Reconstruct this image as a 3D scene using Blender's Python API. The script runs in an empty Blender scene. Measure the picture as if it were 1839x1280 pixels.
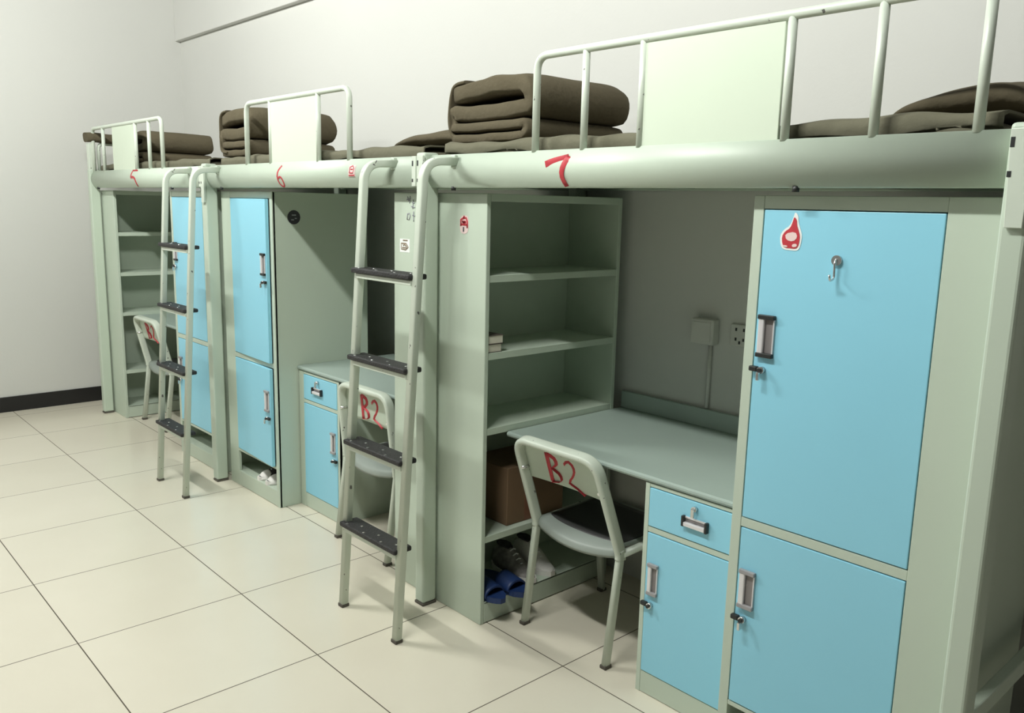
import bpy, bmesh, math, random
from mathutils import Vector, Matrix
random.seed(7)
PI = math.pi
scn = bpy.context.scene
COL = scn.collection

# ------------------------------------------------------------------ camera
F_PX, YAW, PITCH, ROLL = 1509.32, math.radians(47.494), math.radians(10.178), math.radians(1.326)
CAM = Vector((4.0989, -1.9957, 1.6270))
fh = Vector((-math.sin(YAW), math.cos(YAW), 0)); rt = Vector((math.cos(YAW), math.sin(YAW), 0)); uz = Vector((0, 0, 1))
fw = math.cos(PITCH)*fh - math.sin(PITCH)*uz
up = math.sin(PITCH)*fh + math.cos(PITCH)*uz
r2 = math.cos(ROLL)*rt + math.sin(ROLL)*up
u2 = -math.sin(ROLL)*rt + math.cos(ROLL)*up
cd = bpy.data.cameras.new('camera'); cam = bpy.data.objects.new('camera', cd); COL.objects.link(cam)
cd.sensor_fit = 'HORIZONTAL'; cd.sensor_width = 36.0; cd.lens = F_PX*36.0/1839.0
cd.clip_start = 0.02; cd.clip_end = 60
cam.matrix_world = Matrix(((r2.x, u2.x, -fw.x, CAM.x), (r2.y, u2.y, -fw.y, CAM.y), (r2.z, u2.z, -fw.z, CAM.z), (0, 0, 0, 1)))
scn.camera = cam

# ------------------------------------------------------------------ light and exposure
vs = scn.view_settings
scn.display_settings.display_device = 'sRGB'
vs.view_transform = 'Standard'; vs.look = 'None'; vs.gamma = 1.0; vs.use_curve_mapping = False
vs.exposure = -0.08
w = bpy.data.worlds.new('world'); scn.world = w; w.use_nodes = True
w.node_tree.nodes['Background'].inputs[0].default_value = (0.9, 0.95, 1.0, 1); w.node_tree.nodes['Background'].inputs[1].default_value = 0.05

def tube_light(name, x, y, z, watts, length=1.2, n=6, color=(0.98, 1.0, 0.945)):
    # a bare fluorescent tube: small lamps strung along its length
    for k in range(n):
        ld = bpy.data.lights.new(name, 'POINT'); ld.energy = watts/n; ld.color = color; ld.shadow_soft_size = 0.06
        o = bpy.data.objects.new(name, ld); COL.objects.link(o); o.location = (x+length*((k+0.5)/n-0.5), y, z)
tube_light('ceiling_tube_light', -0.45, -1.50, 3.40, 228)
tube_light('ceiling_tube_light', 2.30, -1.50, 3.40, 235)
tube_light('ceiling_tube_light', -1.70, -2.90, 3.40, 85)

# ------------------------------------------------------------------ helpers
class MB:
    def __init__(s): s.bm = bmesh.new(); s.mi = 0
    def box(s, x0, x1, y0, y1, z0, z1, bev=0.002, seg=2, xf=None):
        t = bmesh.new()
        bmesh.ops.create_cube(t, size=1.0)
        for v in t.verts:
            v.co = Vector(((x0+x1)/2+v.co.x*(x1-x0), (y0+y1)/2+v.co.y*(y1-y0), (z0+z1)/2+v.co.z*(z1-z0)))
        m = min(abs(x1-x0), abs(y1-y0), abs(z1-z0))
        b = min(bev, m*0.45)
        if b > 0: bmesh.ops.bevel(t, geom=list(t.edges), offset=b, segments=seg, profile=0.5, affect='EDGES')
        s.merge(t, xf); return s
    def merge(s, t, xf=None, smooth=None):
        mp = {}
        for v in t.verts: mp[v] = s.bm.verts.new(xf(v.co) if xf else v.co)
        for f in t.faces:
            try: g = s.bm.faces.new([mp[v] for v in f.verts])
            except ValueError: continue
            g.smooth = f.smooth if smooth is None else smooth; g.material_index = s.mi
        t.free()
    def rings(s, rings, caps=True, closed=False, smooth=True, loop=False):
        vr = [[s.bm.verts.new(p) for p in r] for r in rings]
        n = len(rings[0]); k = len(vr)
        for i in range(k if loop else k-1):
            a, b = vr[i], vr[(i+1) % k]
            for j in range(n):
                f = s.bm.faces.new((a[j], a[(j+1) % n], b[(j+1) % n], b[j])); f.smooth = smooth; f.material_index = s.mi
        if caps and not loop:
            for r in (vr[0][::-1], vr[-1]):
                f = s.bm.faces.new(r); f.material_index = s.mi; f.smooth = False
        return s
    def sweep(s, path, sec, side=None, caps=True, smooth=True, sc=None):
        """sec: list of (a, b); a along the side vector, b along the in-plane normal"""
        P = [Vector(p) for p in path]; n = len(P); R = []
        T = [((P[min(i+1, n-1)]-P[max(i-1, 0)]).normalized()) for i in range(n)]
        sd = Vector(side) if side else (T[0].orthogonal())
        for i in range(n):
            sd = (sd - T[i]*sd.dot(T[i])).normalized()
            nm = T[i].cross(sd)
            q = sec(i, i/(n-1)) if callable(sec) else sec
            k = sc(i/(n-1)) if sc else 1.0
            R.append([P[i]+sd*a*k+nm*b*k for a, b in q])
        return s.rings(R, caps, smooth=smooth)
    def prism(s, poly, ax, a0, a1, bev=0.0, smooth=False):
        """poly: 2D points; ax: extrusion axis 0,1,2"""
        t = bmesh.new()
        def pt(p, a):
            if ax == 0: return (a, p[0], p[1])
            if ax == 1: return (p[0], a, p[1])
            return (p[0], p[1], a)
        A = [t.verts.new(pt(p, a0)) for p in poly]; B = [t.verts.new(pt(p, a1)) for p in poly]
        n = len(poly)
        for j in range(n):
            f = t.faces.new((A[j], A[(j+1) % n], B[(j+1) % n], B[j])); f.smooth = smooth
        t.faces.new(A[::-1]); t.faces.new(B)
        bmesh.ops.recalc_face_normals(t, faces=list(t.faces))
        if bev > 0: bmesh.ops.bevel(t, geom=list(t.edges), offset=bev, segments=2, profile=0.5, affect='EDGES')
        s.merge(t); return s
    def cyl(s, p0, p1, r, n=16):
        return s.sweep([p0, p1], [(math.cos(2*PI*k/n)*r, math.sin(2*PI*k/n)*r) for k in range(n)])
    def xform(s, fn):
        for v in s.bm.verts: v.co = fn(v.co)
        return s
    def build(s, name, mats, parent=None, kind=None):
        bmesh.ops.recalc_face_normals(s.bm, faces=list(s.bm.faces))
        me = bpy.data.meshes.new(name); 
        base = Vector((0, 0, 0))
        p = parent
        while p is not None: base = base + p.location; p = p.parent
        for v in s.bm.verts: v.co = v.co - base
        s.bm.to_mesh(me); s.bm.free()
        for m in (mats if isinstance(mats, (list, tuple)) else [mats]): me.materials.append(m)
        o = bpy.data.objects.new(name, me); COL.objects.link(o)
        if parent is not None: o.parent = parent
        if kind: o['kind'] = kind
        return o

def thing(name, label, cat, loc, group=None):
    o = bpy.data.objects.new(name, None); COL.objects.link(o); o.location = Vector(loc); o.empty_display_size = 0.1
    o['label'] = label; o['category'] = cat
    if group: o['group'] = group
    return o
def tag(o, label, cat, group=None):
    o['label'] = label; o['category'] = cat
    if group: o['group'] = group
    return o
def rrect(a, b, r, n=4):
    q = []
    for cx, cy, a0 in ((a-r, b-r, 0), (-a+r, b-r, PI/2), (-a+r, -b+r, PI), (a-r, -b+r, 1.5*PI)):
        for k in range(n+1):
            t = a0+PI/2*k/n; q.append((cx+r*math.cos(t), cy+r*math.sin(t)))
    return q
def circ(r, n=16): return [(math.cos(2*PI*k/n)*r, math.sin(2*PI*k/n)*r) for k in range(n)]
def sup(a, b, e=2.6, n=28):
    q = []
    for k in range(n):
        t = 2*PI*k/n; c, s_ = math.cos(t), math.sin(t)
        q.append((a*math.copysign(abs(c)**(2/e), c), b*math.copysign(abs(s_)**(2/e), s_)))
    return q
def fillet(pts, r, n=8):
    P = [Vector(p) for p in pts]; out = [P[0]]
    for i in range(1, len(P)-1):
        a, b, c = P[i-1], P[i], P[i+1]
        u = (a-b).normalized(); v = (c-b).normalized()
        ang = u.angle(v); d = min(r/math.tan(ang/2), (a-b).length*0.48, (c-b).length*0.48)
        p, q = b+u*d, b+v*d
        for k in range(n+1):
            t = k/n; out.append((p*(1-t)**2)+(b*2*t*(1-t))+(q*t*t))
    out.append(P[-1]); return out
def resample(pts, n):
    P = [Vector(p) for p in pts]; L = [0]
    for i in range(1, len(P)): L.append(L[-1]+(P[i]-P[i-1]).length)
    out = []; j = 0
    for k in range(n):
        d = L[-1]*k/(n-1)
        while j < len(P)-2 and L[j+1] < d: j += 1
        t = (d-L[j])/max(1e-9, L[j+1]-L[j]); out.append(P[j].lerp(P[j+1], min(1, max(0, t))))
    return out
def sm(P, it=2):
    P = [Vector(p) for p in P]
    for _ in range(it):
        Q = [P[0]]
        for i in range(len(P)-1):
            Q.append(P[i]*0.75+P[i+1]*0.25); Q.append(P[i]*0.25+P[i+1]*0.75)
        Q.append(P[-1]); P = Q
    return P
def strokes(mb, lines, w_, fn, nrm, soft=1):
    """hand-painted strokes: flat ribbons laid on a surface by fn(u, v) -> point"""
    for ln in lines:
        pts = sm([(a, b, 0) for a, b in ln], soft) if soft else [Vector((a, b, 0)) for a, b in ln]
        path = [fn(p.x, p.y) for p in resample(pts, max(6, len(pts)))]
        T0 = (Vector(path[1])-Vector(path[0])).normalized()
        sd = Vector(nrm).cross(T0)
        mb.sweep(path, rrect(w_/2, 0.0007, 0.0006, 2), side=sd)
def lathe(mb, prof, c, n=24):
    R = [[Vector((c[0]+r*math.cos(2*PI*k/n), c[1]+r*math.sin(2*PI*k/n), c[2]+z)) for k in range(n)] for r, z in prof]
    return mb.rings(R)

# ------------------------------------------------------------------ materials
def mat(name, col, rough=0.45, metal=0.0, var=0.0, vscale=6.0, bump=0.0, bscale=200.0, spec=0.5, chips=0.0, chipcol=(0.12, 0.12, 0.11)):
    m = bpy.data.materials.new(name); m.use_nodes = True
    nt = m.node_tree; N = nt.nodes; L = nt.links; b = N['Principled BSDF']
    b.inputs['Base Color'].default_value = (*col, 1); b.inputs['Roughness'].default_value = rough
    b.inputs['Metallic'].default_value = metal; b.inputs['Specular IOR Level'].default_value = spec
    tc = N.new('ShaderNodeTexCoord'); src = None
    if var > 0:
        n = N.new('ShaderNodeTexNoise'); n.inputs['Scale'].default_value = vscale; n.inputs['Detail'].default_value = 5
        L.new(tc.outputs['Object'], n.inputs['Vector'])
        mx = N.new('ShaderNodeMix'); mx.data_type = 'RGBA'
        mx.inputs[6].default_value = (*[max(0, c*(1-var)) for c in col], 1); mx.inputs[7].default_value = (*[min(1, c*(1+var)) for c in col], 1)
        L.new(n.outputs['Fac'], mx.inputs[0]); src = mx.outputs[2]
    if chips > 0:
        n = N.new('ShaderNodeTexNoise'); n.inputs['Scale'].default_value = 38; n.inputs['Detail'].default_value = 3
        L.new(tc.outputs['Object'], n.inputs['Vector'])
        r = N.new('ShaderNodeValToRGB'); r.color_ramp.elements[0].position = chips; r.color_ramp.elements[1].position = chips+0.02
        L.new(n.outputs['Fac'], r.inputs[0])
        mx = N.new('ShaderNodeMix'); mx.data_type = 'RGBA'
        L.new(r.outputs[0], mx.inputs[0])
        if src: L.new(src, mx.inputs[6])
        else: mx.inputs[6].default_value = (*col, 1)
        mx.inputs[7].default_value = (*chipcol, 1); src = mx.outputs[2]
    if src: L.new(src, b.inputs['Base Color'])
    if bump > 0:
        n = N.new('ShaderNodeTexNoise'); n.inputs['Scale'].default_value = bscale; n.inputs['Detail'].default_value = 4
        L.new(tc.outputs['Object'], n.inputs['Vector'])
        bp = N.new('ShaderNodeBump'); bp.inputs['Strength'].default_value = bump; bp.inputs['Distance'].default_value = 0.01
        L.new(n.outputs['Fac'], bp.inputs['Height']); L.new(bp.outputs['Normal'], b.inputs['Normal'])
    return m
M = {}
M['paint'] = mat('pale_green_grey_paint', (0.53, 0.61, 0.51), 0.42, var=0.035, vscale=3)
M['rail'] = mat('worn_pale_paint', (0.62, 0.68, 0.59), 0.38, var=0.03, chips=0.70)
M['panel'] = mat('guard_panel_paint', (0.64, 0.72, 0.59), 0.4, var=0.02)
M['blue'] = mat('light_blue_paint', (0.29, 0.65, 0.82), 0.36, var=0.03, vscale=2.5)
M['desk'] = mat('grey_desk_laminate', (0.37, 0.45, 0.41), 0.38, var=0.05, vscale=4)
M['wall'] = mat('off_white_wall_plaster', (0.64, 0.64, 0.61), 0.85, var=0.02, vscale=1.5, bump=0.05, bscale=60)
M['ceiling'] = mat('bounce_cutting_dark_grey', (0.09, 0.09, 0.09), 0.9)  # unseen ceiling, right and front walls, darkened to cut bounce light
M['skirting'] = mat('black_skirting', (0.012, 0.011, 0.012), 0.35)
M['black'] = mat('black_rubber_tread', (0.022, 0.021, 0.022), 0.6, var=0.4, vscale=60, bump=0.5, bscale=150, chips=0.72, chipcol=(0.14, 0.14, 0.13))
M['dark'] = mat('dark_plastic', (0.02, 0.022, 0.022), 0.45)
M['chrome'] = mat('brushed_chrome', (0.72, 0.72, 0.72), 0.25, metal=0.9)
M['silver'] = mat('silver_plastic', (0.78, 0.76, 0.78), 0.35, metal=0.25)
M['greyin'] = mat('grey_recess', (0.25, 0.23, 0.23), 0.4, metal=0.2)
M['olive'] = mat('olive_quilt_cloth', (0.112, 0.095, 0.062), 0.92, var=0.12, vscale=9, bump=0.35, bscale=45, spec=0.15)
M['oliveflat'] = mat('olive_sheet_cloth', (0.155, 0.148, 0.105), 0.92, var=0.12, vscale=7, bump=0.4, bscale=30, spec=0.15)
M['red'] = mat('red_marker_paint', (0.50, 0.035, 0.05), 0.5, var=0.25, vscale=30)
M['pinkwhite'] = mat('pinkish_white_paper', (0.80, 0.62, 0.60), 0.6)
M['white'] = mat('white_paper', (0.85, 0.87, 0.86), 0.6)
M['seatdark'] = mat('dark_grey_seat_board', (0.055, 0.055, 0.055), 0.45)
M['seatgrey'] = mat('grey_seat_shell', (0.30, 0.34, 0.31), 0.45)
M['cap'] = mat('grey_brown_rubber_cap', (0.09, 0.08, 0.065), 0.7)
M['endgrey'] = mat('grey_handle_end', (0.33, 0.32, 0.33), 0.4)
M['card'] = mat('brown_cardboard', (0.20, 0.125, 0.07), 0.85, var=0.08)
M['tape'] = mat('brown_parcel_tape', (0.22, 0.10, 0.06), 0.4)
M['shoew'] = mat('white_shoe_cloth', (0.80, 0.78, 0.75), 0.7, var=0.08, vscale=30)
M['camo'] = mat('mottled_shoe_cloth', (0.30, 0.28, 0.27), 0.8, var=0.75, vscale=42)
M['shoeb'] = mat('black_shoe_cloth', (0.03, 0.028, 0.03), 0.8)
M['blueslip'] = mat('dark_blue_rubber', (0.012, 0.035, 0.13), 0.5)
M['plastic'] = mat('white_socket_plastic', (0.62, 0.62, 0.58), 0.45)
M['bookcover'] = mat('dark_book_cover', (0.09, 0.07, 0.06), 0.6)
M['page'] = mat('book_pages', (0.72, 0.68, 0.58), 0.8)
M['ink'] = mat('dark_ink', (0.05, 0.05, 0.06), 0.7)
M['inkgrey'] = mat('faded_grey_ink', (0.32, 0.33, 0.36), 0.7)
M['brownink'] = mat('brown_print', (0.26, 0.20, 0.14), 0.7)

def floor_mat():
    m = bpy.data.materials.new('cream_polished_floor_tiles'); m.use_nodes = True
    nt = m.node_tree; N = nt.nodes; L = nt.links; b = N['Principled BSDF']
    b.inputs['Roughness'].default_value = 0.22; b.inputs['Specular IOR Level'].default_value = 0.5
    tc = N.new('ShaderNodeTexCoord'); sp = N.new('ShaderNodeSeparateXYZ'); L.new(tc.outputs['Object'], sp.inputs[0])
    T = 0.632; masks = []; cells = []
    for ax, off in (('X', 0.293), ('Y', -1.226)):
        a = N.new('ShaderNodeMath'); a.operation = 'SUBTRACT'; L.new(sp.outputs[ax], a.inputs[0]); a.inputs[1].default_value = off-20*T
        d = N.new('ShaderNodeMath'); d.operation = 'DIVIDE'; L.new(a.outputs[0], d.inputs[0]); d.inputs[1].default_value = T
        f = N.new('ShaderNodeMath'); f.operation = 'FRACT'; L.new(d.outputs[0], f.inputs[0])
        fl = N.new('ShaderNodeMath'); fl.operation = 'FLOOR'; L.new(d.outputs[0], fl.inputs[0]); cells.append(fl)
        s1 = N.new('ShaderNodeMath'); s1.operation = 'SUBTRACT'; L.new(f.outputs[0], s1.inputs[0]); s1.inputs[1].default_value = 0.5
        ab = N.new('ShaderNodeMath'); ab.operation = 'ABSOLUTE'; L.new(s1.outputs[0], ab.inputs[0])
        g = N.new('ShaderNodeMath'); g.operation = 'GREATER_THAN'; L.new(ab.outputs[0], g.inputs[0]); g.inputs[1].default_value = 0.5-0.0021/T
        masks.append(g)
    mxm = N.new('ShaderNodeMath'); mxm.operation = 'MAXIMUM'; L.new(masks[0].outputs[0], mxm.inputs[0]); L.new(masks[1].outputs[0], mxm.inputs[1])
    cb = N.new('ShaderNodeCombineXYZ'); L.new(cells[0].outputs[0], cb.inputs[0]); L.new(cells[1].outputs[0], cb.inputs[1])
    wn = N.new('ShaderNodeTexWhiteNoise'); L.new(cb.outputs[0], wn.inputs['Vector'])
    n = N.new('ShaderNodeTexNoise'); n.inputs['Scale'].default_value = 2.2; n.inputs['Detail'].default_value = 6; L.new(tc.outputs['Object'], n.inputs['Vector'])
    ad = N.new('ShaderNodeMath'); ad.operation = 'MULTIPLY_ADD'; L.new(wn.outputs['Value'], ad.inputs[0]); ad.inputs[1].default_value = 0.35; L.new(n.outputs['Fac'], ad.inputs[2])
    mx = N.new('ShaderNodeMix'); mx.data_type = 'RGBA'; L.new(ad.outputs[0], mx.inputs[0])
    mx.inputs[6].default_value = (0.69, 0.64, 0.525, 1); mx.inputs[7].default_value = (0.76, 0.71, 0.595, 1)
    m2 = N.new('ShaderNodeMix'); m2.data_type = 'RGBA'; L.new(mxm.outputs[0], m2.inputs[0]); L.new(mx.outputs[2], m2.inputs[6]); m2.inputs[7].default_value = (0.085, 0.07, 0.045, 1)
    L.new(m2.outputs[2], b.inputs['Base Color'])
    ro = N.new('ShaderNodeMix'); L.new(mxm.outputs[0], ro.inputs[0]); ro.inputs[2].default_value = 0.22; ro.inputs[3].default_value = 0.8
    L.new(ro.outputs[0], b.inputs['Roughness'])
    return m
M['floor'] = floor_mat()

# ------------------------------------------------------------------ room shell
XL, XR, YB, YF, ZC = -3.043, 6.2, 0.815, -3.6, 3.50
MB().box(XL-0.1, XR+0.1, YF-0.1, YB+0.1, -0.1, 0, 0).build('floor', M['floor'], kind='structure')
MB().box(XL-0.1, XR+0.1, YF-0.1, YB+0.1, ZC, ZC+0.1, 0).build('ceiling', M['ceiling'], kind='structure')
MB().box(XL-0.1, XR+0.1, YB, YB+0.1, 0, ZC, 0).build('wall_back', M['wall'], kind='structure')
MB().box(XL-0.1, XL, YF-0.1, YB, 0, ZC, 0).build('wall_left', M['wall'], kind='structure')
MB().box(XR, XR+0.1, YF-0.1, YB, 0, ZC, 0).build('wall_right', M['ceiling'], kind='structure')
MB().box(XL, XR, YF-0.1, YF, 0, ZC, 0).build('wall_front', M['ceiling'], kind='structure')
MB().box(XL, XR, YB-0.045, YB, 2.872, ZC, 0.004).build('trim_1', M['wall'], kind='structure')
MB().box(XL, XL+0.012, YF, YB-0.012, 0, 0.115, 0.002).build('baseboard_left', M['skirting'], kind='structure')

# ------------------------------------------------------------------ beds
BEAM = []
for k in range(33):   # bulging front profile (y, z)
    t = k/32; z = 1.805 - 0.119*t
    y = -0.044 - 0.029*math.sin(PI*(0.03+0.95*t))**0.85
    BEAM.append((y, z))
def beam_y(z):
    for (y0, z0), (y1, z1) in zip(BEAM, BEAM[1:]):
        if z1 <= z <= z0: return y0+(y1-y0)*(z0-z)/(z0-z1)
    return BEAM[0][0] if z > 1.8 else BEAM[-1][0]
YW = YB-0.006
def post(parent, x0, x1):
    p = MB().box(x0, x1, -0.08, -0.012, 0.012, 1.815, 0.009, 3).build('post', M['paint'], parent)
    MB().box(x0-0.001, x1+0.001, -0.081, -0.011, 0, 0.012, 0.003).build('foot_cap', M['cap'], p)
    MB().box(x0, x1, YW-0.06, YW, 0, 1.815, 0.006).build('rear_post', M['paint'], parent)
    return p
DIG = {
 '5': [[(0.9, 0.97), (0.24, 0.97)], [(0.24, 0.97), (0.22, 0.60)], [(0.20, 0.58), (0.62, 0.60), (0.84, 0.40), (0.80, 0.03)]],
 '6': [[(0.62, 1.0), (0.3, 0.8), (0.12, 0.45), (0.2, 0.08), (0.65, 0.0), (0.9, 0.25), (0.7, 0.5), (0.2, 0.42)]],
 '7': [[(0.0, 0.74), (0.3, 0.84), (0.98, 0.96)], [(1.0, 1.0), (0.78, 0.62), (0.70, 0.32), (0.80, 0.0)]],
 'B': [[(0.1, 1), (0.12, 0)], [(0.1, 1), (0.8, 0.92), (0.85, 0.62), (0.2, 0.52), (0.95, 0.42), (1.0, 0.1), (0.12, 0.0)]],
 '2': [[(0.05, 0.78), (0.35, 1.0), (0.75, 0.85), (0.7, 0.5), (0.1, 0.08), (0.55, 0.05), (1.15, -0.18)]],
}
def bed(num, x0, x1, posts, rail, label):
    """x0, x1: ends of the side beam; rail: (left x, right x, [uprights], panel x0, panel x1)"""
    t = thing('loft_bed', label, 'bed', ((x0+x1)/2, 0.37, 0), 'steel loft beds along the wall')
    sec = BEAM + [(-0.012, 1.686), (-0.012, 1.70), (-0.02, 1.79), (-0.012, 1.805)]
    mb = MB(); mb.rings([[Vector((x, y, z)) for y, z in sec] for x in (x0, x1)])
    side = mb.build('side_beam', M['paint'], t)
    for xb in ((x0+0.13, (x0+x1)/2+0.505) if num != '6' else (x0+0.13,)):
        MB().cyl((xb, -0.045, 1.676), (xb, -0.045, 1.69), 0.009, 8).build('bolt', M['dark'], side)
    mb = MB(); mb.box(x0, x1, YW-0.045, YW, 1.70, 1.80, 0.004); mb.build('rear_beam', M['paint'], t)
    mb = MB(); mb.box(x0, x1, -0.012, YW-0.045, 1.745, 1.765, 0.002)
    for k in range(5): mb.box(x0+(x1-x0)*(k+0.5)/5-0.02, x0+(x1-x0)*(k+0.5)/5+0.02, -0.012, YW-0.045, 1.705, 1.745, 0.002)
    mb.build('bed_deck', M['paint'], t)
    for a, b in posts: post(t, a, b)
    for e, xe in ((x0, -1), (x1, 1)):       # hook plates at the beam ends
        low = xe < 0 or num == '7'
        if num == '5' and xe < 0: continue
        mb = MB(); zb = 1.605 if low else 1.690
        if xe < 0: xa, xb = e-0.034, e+0.004; pl = [(xa, 1.802), (xb, 1.802), (xb, 1.66), (xb-0.006, zb), (xa, zb)]
        else: xa, xb = (e, e+0.046) if low else (e-0.022, e+0.004); pl = [(xa, 1.802), (xb, 1.802), (xb-0.004, zb), (xa+(0.008 if low else 0.0), zb)]
        yp = -0.0925 if low else -0.0840
        mb.prism(pl, 1, yp, yp+0.011, 0.0015); mb.mi = 1
        for zz, hh in ((1.775, 0.010), (1.712, 0.006)): mb.box(xa+0.002, xa+0.010, yp-0.0006, yp+0.0006, zz-hh, zz+hh, 0)
        mb.build('hook_plate', [M['rail'], M['dark']], t)
    # guard rail
    ra, rb, ups, p0, p1 = rail
    yr = -0.043; zt = 2.100
    mb = MB(); pth = fillet([(ra, yr, 1.800), (ra, yr, zt), (rb, yr, zt), (rb, yr, 1.800)], 0.05)
    mb.sweep(pth, circ(0.0125, 14), side=(0, 1, 0)); g = mb.build('guard_rail', M['rail'], t)
    for u in ups:
        MB().cyl((u, yr, 1.800), (u, yr, zt), 0.0115, 14).build('upright', M['rail'], g)
    MB().box(p0, p1, yr-0.004, yr+0.006, 1.803, zt-0.008, 0.002).build('guard_panel', M['panel'], g)
    return t, side
def number(side, ch, u0, u1, zlo, zhi, wd):
    mb = MB(); strokes(mb, DIG[ch], wd, lambda u, v: (u0+(u1-u0)*u, beam_y(zlo+(zhi-zlo)*v)-0.001, zlo+(zhi-zlo)*v), (0, -1, 0), 1)
    o = mb.build('painted_number', M['red'], side); o['label'] = 'hand-painted red number '+ch
P5, P56, P67, P7 = (-2.612, -2.557), (-0.565, -0.508), (1.447, 1.503), (3.478, 3.533)
b5, s5 = bed('5', P5[0]-0.002, P56[0], [P5, P56], (-2.555, -1.213, [-2.322, -1.671, -1.431], -2.12, -1.685), 'grey-green steel loft bed with red number 5, farthest bed against the end wall')
b6, s6 = bed('6', P56[1], P67[0], [P67], (-0.055, 0.920, [0.205, 0.660], 0.215, 0.65), 'grey-green steel loft bed with red number 6, middle bed between the two ladders')
b7, s7 = bed('7', P67[1], P7[0]+0.006, [P7], (2.058, 3.86-0.20, [2.272, 2.494, 2.955, 3.180, 3.405], 2.503, 2.938), 'grey-green steel loft bed with large red number 7, nearest the camera')
MB().box(3.500, 3.528, -0.012, YW-0.06, 0.455, 0.500, 0.004).build('end_brace', M['paint'], b7)
number(s5, '5', -1.745, -1.605, 1.690, 1.795, 0.016)
number(s6, '6', 0.305, 0.372, 1.688, 1.787, 0.010)
number(s7, '7', 2.137, 2.235, 1.690, 1.782, 0.021)
# small paper notice on the middle bed's beam
mb = MB(); mb.mi = 0
mb.rings([[Vector((x, beam_y(1.729+0.049*k/6)-o, 1.729+0.049*k/6)) for k in range(7) for o in (0.0012,)] + [Vector((x, beam_y(1.729+0.049*k/6)-0.0002, 1.729+0.049*k/6)) for k in range(6, -1, -1)] for x in (0.955, 1.008)])
st = mb.build('paper_label', M['pinkwhite'], s6)
mb = MB(); strokes(mb, [[(0.2, 0.35), (0.2, 0.95), (0.8, 0.95), (0.8, 0.35), (0.2, 0.35)], [(0.35, 0.65), (0.65, 0.65)], [(0.1, 0.15), (0.9, 0.15)]], 0.005, lambda u, v: (0.955+0.053*u, beam_y(1.729+0.049*v)-0.0022, 1.729+0.049*v), (0, -1, 0), 0)
mb.build('red_print', M['red'], st)
# end rail of the farthest bed
mb = MB(); pth = fillet([(-2.585, 0.0, 1.80), (-2.585, 0.0, 2.0), (-2.585, 0.72, 2.0), (-2.585, 0.72, 1.80)], 0.04)
mb.sweep(pth, circ(0.012, 12), side=(1, 0, 0)); mb.box(-2.612, -2.56, -0.075, -0.05, 1.80, 2.0, 0.004); mb.build('end_rail', M['rail'], b5)

# ------------------------------------------------------------------ bedding
def wob(p, a, f, ph=0.0):
    return a*(math.sin(p.x*f+ph)+math.sin(p.y*f*1.3+1.7+ph)+math.sin((p.x+p.z*2)*f*2.3+0.6+ph)*0.5)
def mattress(x0, x1, ph, label):
    t = thing('mattress', label, 'mattress', ((x0+x1)/2, 0.38, 1.766), 'thin mattresses on the loft beds')
    mb = MB(); n = 90; y0, y1, z0, z1 = 0.0, 0.755, 1.767, 1.842
    R = []
    for i in range(n):
        u = i/(n-1); x = x0+(x1-x0)*u
        e = min(1.0, min(u, 1-u)*26)**0.5
        q = []
        for a, b in sup((y1-y0)/2, (z1-z0)/2*max(0.25, e), 7, 56):
            p = Vector((x, (y0+y1)/2+a, (z0+z1)/2+b))
            if b > 0:
                p.z += 0.0035*(math.sin(x*9+ph)+math.sin(x*21+a*7+ph)+0.7*math.sin(a*14+x*5+ph*2))
                if abs(a) > 0.3: p.y -= 0.003*math.sin(x*33+ph)*math.copysign(1, -a)
            q.append(p)
        R.append(q)
    mb.rings(R); mb.build('pad', M['oliveflat'], t)
    # olive sheet, rumpled over the front edge
    mb = MB(); R = []; n = 140
    for i in range(n):
        u = i/(n-1); x = x0+0.01+(x1-x0-0.02)*u
        hang = 0.030+0.010*math.sin(x*4+ph)+0.006*math.sin(x*17+ph)
        up_ = 0.006+0.004*math.sin(x*11+ph)+0.003*math.sin(x*29+2*ph)
        line = [(-0.006-0.002*math.sin(x*40+ph), 1.836-hang), (-0.008, 1.826), (-0.006, 1.840+up_*0.6), (0.02, 1.846+up_), (0.09, 1.848+up_*0.8+0.002*math.sin(x*23)), (0.30, 1.848+0.004*math.sin(x*6+ph)), (0.52, 1.850+0.004*math.sin(x*8+ph)), (0.74, 1.848)]
        R.append([Vector((x, y, z)) for y, z in line]+[Vector((x, y+0.003, z-0.006)) for y, z in line[::-1]])
    mb.rings(R); mb.build('sheet', M['oliveflat'], t)
    return t
mattress(-2.54, -0.60, 0.4, 'thin olive mattress and sheet on the farthest bed, number 5')
mattress(-0.47, 1.41, 2.1, 'thin olive mattress and sheet on the middle bed, number 6')
mattress(1.52, 3.45, 4.0, 'thin olive mattress and sheet on the nearest bed, number 7')

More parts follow.
